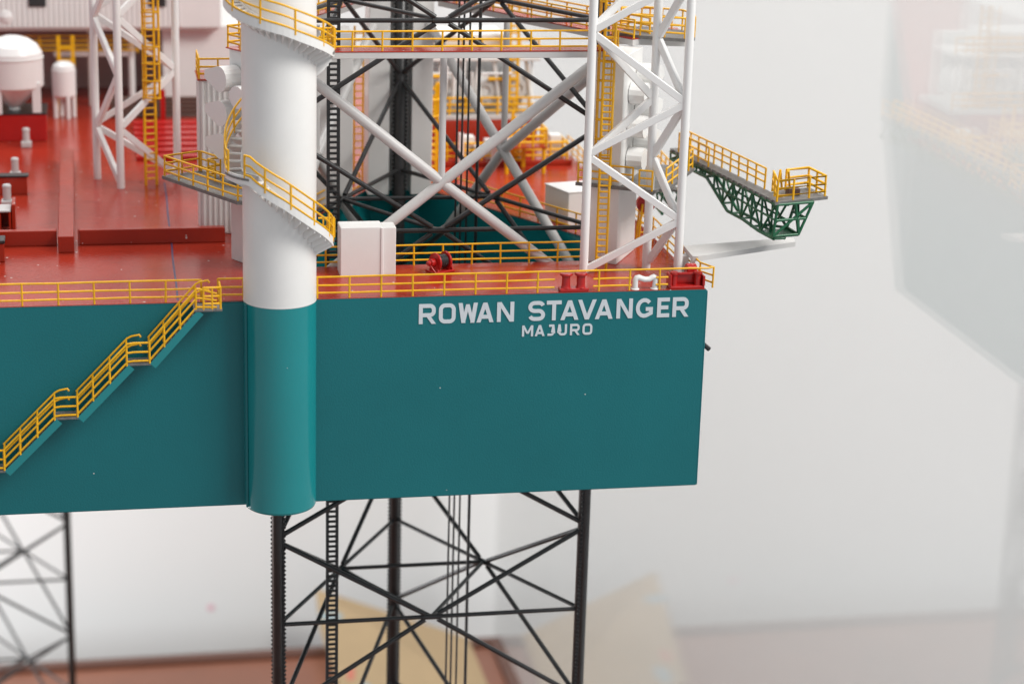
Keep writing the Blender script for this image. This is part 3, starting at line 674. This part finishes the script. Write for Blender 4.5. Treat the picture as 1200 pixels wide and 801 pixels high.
# ------------------------------------------------------------------ deck fittings near the camera
t = thing('deck_box', 'plain white box on the red deck beside the round column', 'box', (-16,4.6,0))
box('body', -17.25, -15.2, 3.85, 5.1, DZ, 2.45, 'white', t, 0.03)
box('end_panel', -15.19, -14.55, 3.95, 5.0, DZ, 2.40, 'white', t, 0.03)
box('corner_strip', -15.30, -15.17, 3.80, 3.93, DZ, 2.42, 'white_gloss', t, 0.02)
def winch(label, x, y):
    t = thing('deck_winch', label, 'winch', (x,y,DZ), 'deck winches')
    ax = (V((0,1,0)),V((0,0,1)),V((1,0,0))); c = V((x,y,DZ+0.52))
    d = V((0.80,0.45,0)).normalized(); ax = (V((-d.y,d.x,0)),V((0,0,1)),d)
    MB().lathe([(0,-.30),(.44,-.30),(.46,-.27),(.46,-.22),(.44,-.19),(.2,-.19)], c, 28, ax).build('flange','red_gloss',t)
    MB().lathe([(.2,.34),(.44,.34),(.46,.37),(.46,.42),(.44,.45),(0,.45)], c, 28, ax).build('flange','red_gloss',t)
    MB().lathe([(.30,-.20),(.33,-.12),(.30,-.05),(.33,.02),(.30,.09),(.33,.16),(.30,.23),(.33,.30),(.30,.35)], c, 28, ax).build('rope_drum','black',t)
    MB().lathe([(0,-.75),(.10,-.75),(.13,-.70),(.13,-.60),(.2,-.58),(.2,-.32),(.1,-.30)], c, 20, ax).build('brake_hub','red_gloss',t)
    MB().obox(c+d*.05-V((0,0,.46)), d*.6, ax[0]*.42, V((0,0,.05)), .02).build('base_plate','red_gloss',t)
    for q in (-.36,.52): MB().extrude([c+d*q-ax[0]*.38-V((0,0,.45)), c+d*q+ax[0]*.38-V((0,0,.45)), c+d*q+ax[0]*.12+V((0,0,.1)), c+d*q-ax[0]*.12+V((0,0,.1))], d*.06).build('side_bracket','red_gloss',t)
    tube('brake_lever', c-d*.66, c-d*.5+ax[0]*-.35-V((0,0,.45)), .035, 'red_gloss', t)
winch('small red winch with black drum on the deck beside the white box', -12.35, 4.3)
def bitt(label, x0, y):
    t = thing('mooring_bitts', label, 'bollard', (x0,y,DZ), 'mooring bitts')
    box('base_plate', x0-.68, x0+.72, y-.24, y+.26, DZ, DZ+.16, 'red_gloss', t, .03)
    for dx in (-.36,.36):
        MB().lathe([(.25,.16),(.22,.22),(.20,.30),(.20,.66),(.215,.74),(.30,.78),(.31,.80),(.31,.86),(.28,.89),(0,.90)], (x0+dx,y,DZ), 26).build('bollard_post','red_gloss',t)
bitt('pair of red mooring bollards on the deck edge above the ship name', -6.55, .33)
t = thing('bow_chock', 'white curved mooring chock on the deck edge above the ship name', 'chock', (-3.05,.3,DZ))
MB().path([(-3.52,.3,DZ),(-3.52,.3,DZ+.42),(-3.47,.3,DZ+.57),(-3.36,.3,DZ+.60),(-3.24,.3,DZ+.54),(-3.05,.3,DZ+.48),(-2.84,.3,DZ+.49),(-2.72,.3,DZ+.56),(-2.63,.3,DZ+.60),(-2.55,.3,DZ+.55),(-2.53,.3,DZ+.42),(-2.56,.3,DZ)], .135, 14).build('horn_tube','white_gloss',t)
for x_ in (-3.52,-2.56): MB().lathe([(.2,0),(.2,.04),(.15,.07)], (x_,.3,DZ), 16).build('foot','white_gloss',t)
t = thing('roller_fairlead', 'red roller fairlead on the hull corner', 'fairlead', (-.95,.4,DZ))
box('base_plate', -1.85, -.12, .14, .80, DZ, DZ+.13, 'red_gloss', t, .03)
for x_ in (-1.58,-.40): MB().lathe([(.17,.13),(.16,.2),(.16,.62),(.21,.66),(.22,.74),(.18,.78),(0,.78)], (x_,.42,DZ), 22).build('roller','red_gloss',t)
box('side_wall', -1.86, -1.76, .12, .82, DZ+.13, DZ+.70, 'red_gloss', t, .02); box('side_wall', -.22, -.11, .12, .82, DZ+.13, DZ+.62, 'red_gloss', t, .02)
box('back_wall', -1.75, -.23, .66, .78, DZ+.13, DZ+.60, 'red_gloss', t, .02); box('cap_bar', -1.5, -.5, .56, .65, DZ+.58, DZ+.70, 'red_gloss', t, .02)
MB().lathe([(0,-.25),(.26,-.25),(.30,-.2),(.30,.2),(.26,.25),(0,.25)], (-.60,1.05,DZ+.72), 22, (V((0,1,0)),V((0,0,1)),V((1,0,0)))).build('spare_roller','red_gloss',t)
box('bracket', -.95, -.25, .9, 1.2, DZ, DZ+.55, 'red_gloss', t, .02)
# white plank on posts reaching outboard
t = thing('outboard_beam', 'white flat beam on short posts reaching out past the hull corner', 'beam', (-.1,2.4,0), kind='thing')
MB().prism([(-.32,1.80),(-.05,1.75),(5.65,4.10),(5.80,4.95),(-.22,3.80)], 0.95, 1.20).build('plank','grey_white',t)
box('post', -.62, -.18, 2.9, 3.3, DZ, .945, 'white', t, .02); box('post', -.26, .03-.15, 1.95, 2.35, DZ, .945, 'white', t, .02)
# equipment beside the corner tower, red reel
t = thing('hose_reel', 'small red hose reel with yellow frame behind the lattice mast', 'reel', (-.75,9.5,DZ))
MB().lathe([(0,-.12),(.5,-.12),(.5,.12),(0,.12)], (-.75,9.5,2.0), 24, (V((1,0,0)),V((0,0,1)),V((0,1,0)))).build('wheel','red_gloss',t)
for dx in (-.35,.35):
    tube('leg', (-.75+dx,9.3,DZ), (-.75+dx*.6,9.3,2.0), .06, 'yellow', t); tube('leg', (-.75+dx,9.8,DZ), (-.75+dx*.6,9.8,2.0), .06, 'yellow', t)
for z in (.5,1.0,1.5): tube('rung', (-1.1,9.3,z), (-.4,9.3,z), .05, 'yellow', t)

# ------------------------------------------------------------------ green truss walkway on the far side of the hull corner
t = thing('truss_walkway', 'green truss walkway with yellow rails reaching out beyond the hull corner', 'walkway', (2.8,5,2.3))
W0, W1 = V((1.55,13.6,4.0)), V((3.55,1.15,4.0)); dW = (W1-W0).normalized(); sW = V((-dW.y,dW.x,0)); sW = sW if sW.x > 0 else -sW
LWk = (W1-W0).length; ww = 0.68
def wp(u, s, z): return W0+dW*u+sW*s+V((0,0,z-4.0))
MB().obox(wp(LWk/2,ww/2,3.94), dW*(LWk/2), sW*(ww/2), V((0,0,.06)), .01).build('floor_grating','grating',t)
u = 0.3
while u < LWk-.2:                       # open floor slots seen edge-on
    MB().obox(wp(u,-.035,3.93), dW*.09, sW*.03, V((0,0,.05))).build('kick_clip','grating',t); u += .62
def depth(u): 
    q = min(1, max(0,(u-4.6)/2.6)); return 0.45+1.15*q+(.15 if u > 9 else 0)
for s_ in (0.05, ww-.05):
    pts = [wp(u_,s_,3.86-depth(u_)) for u_ in (0,2.3,4.6,5.9,7.2,9.0,10.8,LWk-.15)]
    MB().path(pts, .085, 8).build('bottom_chord','green',t); MB().path([wp(0,s_,3.82),wp(LWk,s_,3.82)], .085, 8).build('top_chord','green',t)
    us = [0,1.1,2.2,3.3,4.4,5.5,6.6,7.7,8.8,9.9,11.0,LWk-.15]
    for i in range(len(us)-1):
        a, b = us[i], us[i+1]; tube('web_bar', wp(a,s_,3.82), wp(a,s_,3.86-depth(a)), .06, 'green', t, 8)
        if i%2 == 0: tube('web_bar', wp(a,s_,3.86-depth(a)), wp(b,s_,3.82), .06, 'green', t, 8)
        else: tube('web_bar', wp(a,s_,3.82), wp(b,s_,3.86-depth(b)), .06, 'green', t, 8)
    if True: tube('mid_chord', wp(6.2,s_,3.2), wp(LWk-.15,s_,3.05), .055, 'green', t, 8)
for u_ in (0,1.1,2.2,3.3,4.4,5.5,6.6,7.7,8.8,9.9,11.0,LWk-.15): tube('cross_bar', wp(u_,.05,3.86-depth(u_)), wp(u_,ww-.05,3.86-depth(u_)), .06, 'green', t, 8)
# end bay, flaring out under the lookout platform
E0, E1 = wp(LWk-.15,.05,0), wp(LWk-.15,ww-.05,0)
e = lambda x,y,z: V((x,y,z))
f0b, f1b = e(3.50,1.25,2.25), e(4.90,1.55,2.25); f0t, f1t = e(3.62,1.15,3.84), e(5.55,1.6,3.84); g1t = e(5.3,3.2,3.84); g1b = e(4.75,2.9,2.25)
for a, b in ((f0b,f1b),(f0t,f1t),(f0b,f0t),(f1b,f1t),(f1b,g1b),(f1t,g1t),(g1b,g1t),(f0b,f1t),(lerp(f0b,f0t,.5),lerp(f1b,f1t,.5)),(f1b,lerp(f0t,f1t,.5)),(f1b,g1t),(lerp(f1b,f1t,.5),lerp(g1b,g1t,.5)),(g1b,wp(LWk-2.4,ww-.05,2.25)),(g1t,wp(LWk-2.4,ww-.05,3.84)),(g1b,wp(LWk-2.4,ww-.05,3.84))): tube('end_bar', a, b, .075, 'green', t, 8)
MB().extrude([f0b-V((0,0,.09)), f1b-V((0,0,.09)), g1b-V((0,0,.09)), wp(LWk-1.6,.1,2.16)], (0,0,.05)).build('bottom_plate','green',t)
pp = [e(3.45,1.05,4.0),e(6.45,2.05,4.0),e(6.15,4.05,4.0),e(4.1,3.4,4.0)]
MB().extrude([p-V((0,0,.005)) for p in pp][::-1], (0,0,-.15)).build('lookout_floor','grating',t)
railing(None, [wp(.2,ww-.05,4.0), wp(LWk-2.6,ww-.05,4.0)], 1.0, parent=t, r=.05, h=(1.05,.70,.36))
railing(None, [e(4.0,3.3,4.0),e(3.55,1.15,4.0),e(6.3,2.1,4.0),e(6.05,3.95,4.0),e(4.75,3.55,4.0)], 1.0, parent=t, r=.055)
railing(None, [wp(1.0,.05,4.0), wp(4.7,.05,4.0)], 1.1, parent=t, r=.05)
tube('stair_rail', e(4.55,3.5,4.1), e(4.15,2.7,5.2), .06, 'yellow', t); tube('stair_rail', e(4.9,3.3,4.1), e(4.5,2.5,5.2), .06, 'yellow', t); tube('stair_rail', e(4.15,2.7,5.2), e(4.0,2.6,4.0), .06, 'yellow', t)
box('locker', 4.5, 5.1, 2.3, 2.8, 4.0, 4.35, 'brown', t, .02)
# second gangway lower on the hull side, mostly seen mirrored in the glass
t = thing('side_gangway', 'green gangway with yellow rails along the far hull side, mirrored in the glass', 'gangway', (1.6,21,1.8))
G0, G1 = V((2.0,31.0,2.1)), V((0.85,12.0,2.1)); dG = (G1-G0).normalized(); sG = V((-dG.y,dG.x,0)); sG = sG if sG.x > 0 else -sG; LGk = (G1-G0).length
MB().obox((G0+G1)/2+sG*.4-V((0,0,.06)), dG*LGk/2, sG*.45, V((0,0,.06)), .01).build('floor_grating','grating',t)
for s_ in (.0,.8):
    MB().path([G0+sG*s_-V((0,0,.2)), G1+sG*s_-V((0,0,.2))], .09, 8).build('top_chord','green',t); MB().path([G0+sG*s_-V((0,0,1.3)), G1+sG*s_-V((0,0,1.3))], .09, 8).build('bottom_chord','green',t)
    for i in range(19):
        a, b = lerp(G0,G1,i/19)+sG*s_, lerp(G0,G1,(i+1)/19)+sG*s_
        tube('web_bar', a-V((0,0,.2 if i%2 else 1.3)), b-V((0,0,1.3 if i%2 else .2)), .06, 'green', t, 8)
railing(None, [G0+sG*.8, G1+sG*.8], 1.2, parent=t); railing(None, [G0+sG*.02, G1+sG*.02], 1.2, parent=t)

# ------------------------------------------------------------------ left deck: beams, boxes, vents, tanks
def deck_beam(label, x0,x1,y0_,y1_,h, m='red'):
    t = thing('deck_beam', label, 'beam', ((x0+x1)/2,(y0_+y1_)/2,0), 'red deck beams', kind='thing')
    box('web', x0,x1,y0_,y1_,DZ,h, m, t, .03)
    return t
t = deck_beam('long low red beam across the deck behind the hull-edge rail', -29.55,-22.3,10.9,11.35,.80); box('end_cap', -29.62,-29.56,10.86,11.39,DZ,.84,'red',t,.01)
deck_beam('low red beam across the deck at the picture edge, left of the crossing beam', -60,-30.65,10.9,11.35,.80)
deck_beam('low red beam running back across the deck past the crossing beam', -30.58,-29.8,9.45,30.0,.86)
def vent(label, x, y, s=1.0):
    t = thing('deck_vent', label, 'vent', (x,y,DZ), 'white deck vents')
    box('base', x-.36*s, x+.36*s, y-.36*s, y+.36*s, DZ, DZ+.42*s, 'grey_white', t, .05)
    MB().lathe([(.24*s,.42*s),(.24*s,1.15*s),(.26*s,1.16*s),(.26*s,1.28*s),(.20*s,1.36*s),(0,1.36*s)], (x,y,DZ), 24).build('stack','grey_white',t)
vent('small white deck vent on the red deck, farthest of three', -32.6, 34.6, .85); vent('small grey-white deck vent behind the dark-topped red box', -33.05, 26.3, .85); vent('small grey-white deck vent in front of the dark-topped red box', -33.3, 19.4, .9)
t = thing('hatch_coaming', 'red box with dark top on the deck at the picture edge', 'hatch', (-34,23,DZ))
box('body', -36.5, -32.3, 22.2, 22.75, DZ, 1.0, 'red', t, .03); box('lid', -36.6, -32.2, 22.1, 22.85, 1.005, 1.1, 'black', t, .03)
t = thing('deck_hatch', 'open red frame with grey lid on the deck at the picture edge', 'hatch', (-33.6,14,DZ))
box('lid', -35.6, -32.95, 13.6, 15.0, 1.12, 1.22, 'grey_white', t, .02)
for x_ in (-35.5,-34.4,-33.5,-33.0): box('post', x_-.06, x_+.06, 13.65, 15.2, DZ, 1.115, 'red', t, .02)
box('side_plate', -32.9, -32.72, 13.7, 15.4, DZ, 1.5, 'red', t, .02); box('back_plate', -35.5, -32.9, 15.25, 15.4, DZ, 1.1, 'red', t, .02)
t = thing('deck_hatch', 'small red block with black cap behind the hull-edge rail at the picture edge', 'hatch', (-33.6,8,DZ))
box('body', -35, -33.12, 7.9, 8.9, DZ, .95, 'red', t, .03); box('cap', -35.05, -33.07, 7.85, 8.95, .955, 1.12, 'black', t, .03)
t = thing('marking_tape', 'thin blue tape line running back across the red deck', 'tape', (-25,12,DZ))
pl = [(-25.15+.35*(i/24)+.015*math.sin(i*.7), .45+i*1.0) for i in range(25)]
b = MB(); n_ = len(pl); 
b.add([(x-.045,y,DZ+.012) for x,y in pl]+[(x+.045,y,DZ+.012) for x,y in pl], [(i,n_+i,n_+i+1,i+1) for i in range(n_-1)]); b.build('strip','blue_tape',t)
# hopper tank on a plinth
t = thing('hopper_tank', 'big white domed hopper tank on a red plinth, blurred at the back of the deck', 'tank', (-33.6,41,0))
cx, cy = -33.3, 37.4
MB().lathe([(1.8,5.0),(1.77,5.3),(1.5,5.75),(1.0,6.1),(.45,6.27),(0,6.3)], (cx,cy,0), 40).build('dome','white_gloss',t)
MB().lathe([(1.8,5.0),(1.8,4.2),(1.8,3.3)], (cx,cy,0), 40).build('shell','white',t)
MB().lathe([(1.78,3.3),(.35,1.95),(.35,1.78)], (cx,cy,0), 40).build('cone','white',t)
MB().lathe([(1.78,4.98),(1.85,4.98),(1.85,5.05),(1.78,5.05)], (cx,cy,0), 40).build('flange','white',t)
for a in (-35,145,235):
    px, py = cx+1.65*math.cos(math.radians(a)), cy+1.65*math.sin(math.radians(a)); box('leg', px-.26,px+.26,py-.2,py+.2,1.76,3.6,'white',t,.03)
box('plinth', cx-4, -31.4, 36.3, 39.5, DZ, 1.65, 'red_gloss', t, .04); box('plinth_top', cx-4.05, -31.35, 36.25, 39.55, 1.655, 1.75, 'black', t, .02)
MB().lathe([(0,5.9),(.3,5.95),(.62,6.25),(.7,6.6),(.6,6.95),(.3,7.2),(0,7.25)], (-33.9,46.5,-.5), 28).build('top_ball','white_gloss',t)
t = thing('small_tank', 'small white domed tank on legs beside the hopper tank', 'tank', (-30.4,43.5,0))
MB().lathe([(0,1.25),(.5,1.3),(.75,1.5),(.76,3.1),(.68,3.4),(.4,3.62),(0,3.68)], (-30.35,43.6,0), 32).build('shell','white_gloss',t)
for a in (20,110,200,290): tube('leg', (-30.35+.6*math.cos(math.radians(a)),43.6+.6*math.sin(math.radians(a)),DZ), (-30.35+.6*math.cos(math.radians(a)),43.6+.6*math.sin(math.radians(a)),1.7), .15, 'white_gloss', t)
ladder('blurred short yellow ladder frame behind the small tank', (-30.2,46,DZ), (-30.2,46,4.9), (1,0,0), .9, .8, rw=.11)
# deck house above and behind
t = thing('deck_house', 'white corrugated deck house raised on posts along the back of the deck', 'house', (-30,52,0))
box('body', -62, -20.2, 46.0, 60, 5.35, 16, 'white', t, .05)
x = -50
while x < -22.9: box('rib', x, x+.14, 45.95, 45.995, 5.45, 15.9, 'white', t, .02); x += .33
box('lower_block', -24.0, -14.0, 47, 60, DZ, 5.345, 'white', t, .05)
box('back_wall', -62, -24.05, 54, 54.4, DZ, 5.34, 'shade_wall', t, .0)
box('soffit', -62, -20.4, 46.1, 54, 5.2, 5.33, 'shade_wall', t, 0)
for x_ in (-28.6,-26.0): tube('post', (x_,47.5,DZ), (x_,47.5,5.19), .22, 'white', t, 12)
bar('cross_beam', (-31,47.5,2.85+.6), (-25.8,47.5,2.85+.6), .3, .3, 'white', t)
for x_ in (-31.9,-24.3): box('window', x_-.55, x_+.55, 45.85, 45.99, 6.75, 7.4, 'black', t, .03)
railing('blurred yellow railing under the raised deck house', [(-36,46.9,3.6),(-25.6,46.9,3.6)], 2.0, h=(1.1,.8,.5,.2), r=.055)
t = thing('pipe_stack', 'stack of brown horizontal pipes behind the left lattice mast', 'pipes', (-23.5,44,0), None)
for i in range(5): tube('pipe', (-27.5,43.2,DZ+.15+.27*i), (-18.5,43.2,DZ+.15+.27*i), .135, 'brown', t, 10)
box('end_stop', -18.5, -18.2, 42.9, 43.5, DZ, 1.6, 'brown', t, .02)
t = thing('pipe_skid', 'low red stepped rack on the deck behind the left lattice mast', 'rack', (-22.5,33,0), None)
for i in range(7): box('step', -26.2, -18.6, 30.2+1.5*i, 31.1+1.5*i, DZ, .30+.03*i, 'red_gloss', t, .03)
bar('upright', (-24.2,42.2,DZ), (-24.2,42.2,2.0), .3, .3, 'red_gloss', t)

# ------------------------------------------------------------------ behind the well: red module, machinery, rails
t = thing('white_container', 'white container on the deck between leg well and corner tower', 'container', (-3.6,13.6,0))
MB().obox((-3.1,14.0,0.95), V((1.45,.30,0)), V((-.4,1.1,0)), V((0,0,.9)), .04).build('body','white',t)
MB().obox((-3.1,14.0,1.885), V((1.49,.31,0)), V((-.41,1.13,0)), V((0,0,.03)), .01).build('lid','white_gloss',t)
t = thing('machinery_module', 'blurred red machinery module with white drums and yellow rails behind the leg', 'module', (-5,30,0))
box('base_block', -11.5, .0-.6, 27.5, 30.4, DZ, .35, 'red', t, .05)
box('upper_block', -11.5, -2.2, 30.45, 38, DZ, 2.2, 'red', t, .05)
for x_ in (-9.5,-7.4,-5.4): box('post', x_-.16, x_+.16, 27.2, 27.45, DZ, 2.1, 'white', t, .03)
box('shelf', -10.6, -1.5, 30.5, 36, 2.205, 2.5, 'grey_white', t, .04)
for k, x_ in enumerate((-9.6,-7.5,-5.2,-3.2)):
    ax = (V((1,0,0)),V((0,0,1)),V((0,1,0)))
    d = MB().lathe([(0,-1.4),(.35,-1.4),(.4,-1.3),(.95,-1.25),(1.0,-1.15),(1.0,1.1),(.9,1.3),(0,1.3)], (x_,33.2,3.75+.15*(k%2)), 26, ax).build('drum','white_gloss',t)
    MB().lathe([(.3,-1.5),(.62,-1.5),(.62,-1.42)], (x_,33.2,3.75+.15*(k%2)), 20, ax).build('end_ring','grey_white',d)
    box('saddle', x_-.8, x_+.8, 32.4, 34, 2.505, 3.1, 'white', t, .04)
    tube('strut', (x_-.9,31.6,2.5), (x_-.4,31.8,5.6), .14, 'white', t); tube('strut', (x_+.9,31.6,2.5), (x_+.5,31.8,5.6), .14, 'white', t)
box('bulkhead', -10.3, -2.4, 36.2, 36.6, 2.5, 6.6, 'white', t, .05)
rm = random.Random(11)
for k in range(26):
    x_, y_, z_ = rm.uniform(-10.2,-2.2), rm.uniform(30.9,32.0), rm.uniform(2.5,5.0)
    q = rm.random()
    if q < .4: box('valve_box', x_-rm.uniform(.15,.45), x_+rm.uniform(.15,.45), y_-.2, y_+.2, z_, z_+rm.uniform(.3,.9), 'white' if rm.random() < .7 else 'grating', t, .03)
    elif q < .75: tube('pipe', (x_,y_,2.5), (x_+rm.uniform(-.3,.3),y_,z_+1.2), rm.uniform(.06,.14), 'white_gloss', t)
    else: tube('pipe', (x_-rm.uniform(.5,1.2),y_,z_), (x_+rm.uniform(.5,1.2),y_,z_), rm.uniform(.06,.13), 'white_gloss' if rm.random() < .6 else 'yellow', t)
for k in range(10):
    x_ = rm.uniform(-11,-1.5); box('equipment_box', x_-.35, x_+.35, 27.9, 28.7, .355, .7+rm.uniform(.2,1.2), 'white', t, .04)
box('canopy', -10.4, -1.9, 31.4, 35.5, 5.6, 5.85, 'white', t, .05)
box('hood', -8.6, -4.0, 32, 35, 5.9, 7.2, 'white', t, .1)
railing(None, [(-11.3,27.7,.35),(-.9,27.7,.35),(-.9,30.2,.35)], 1.0, parent=t, r=.07); railing(None, [(-10.5,30.7,2.5),(-1.7,30.7,2.5)], 1.0, parent=t, r=.07); railing(None, [(-10.2,31.6,5.86),(-2.0,31.6,5.86)], 1.2, parent=t, r=.07)
ladder('blurred yellow ladder up the red machinery module, seen through the leg', (-4.0,27.2,DZ), (-4.0,27.2,3.4), (1,0,0), .7, .4, rw=.09)
ladder('tall blurred yellow ladder beside the machinery module, right of the white X brace', (-3.6,31.2,2.5), (-3.6,31.2,9), (1,0,0), .5, .4, rw=.08)
ladder('blurred yellow ladder tower behind the leg, right of the rear chord', (-9.45,25.8,DZ), (-9.45,25.8,5.4), (1,0,0), .7, .4, rw=.09, cage=(3.5,5.4,.6))
t = thing('yellow_landing', 'blurred yellow railed landing on the red module behind the white X brace', 'platform', (-4.2,26,0))
box('floor', -5.2, -2.6, 25.2, 27.0, 1.55, 1.65, 'red', t, .02); railing(None, [(-5.1,25.3,1.65),(-2.7,25.3,1.65),(-2.7,26.9,1.65)], .9, parent=t, r=.07)
for x_, y_ in ((-5.0,25.4),(-2.8,25.4)): tube('leg', (x_,y_,DZ), (x_,y_,1.55), .12, 'yellow', t)
t = thing('red_locker', 'blurred red locker behind the leg, left of the rear jacking tower', 'locker', (-15.2,25,0))
box('body', -16.4, -14.3, 25.5, 27.5, DZ, 4.6, 'red_gloss', t, .05); box('cap', -16.5, -14.2, 25.4, 27.6, 4.605, 4.8, 'white', t, .03)
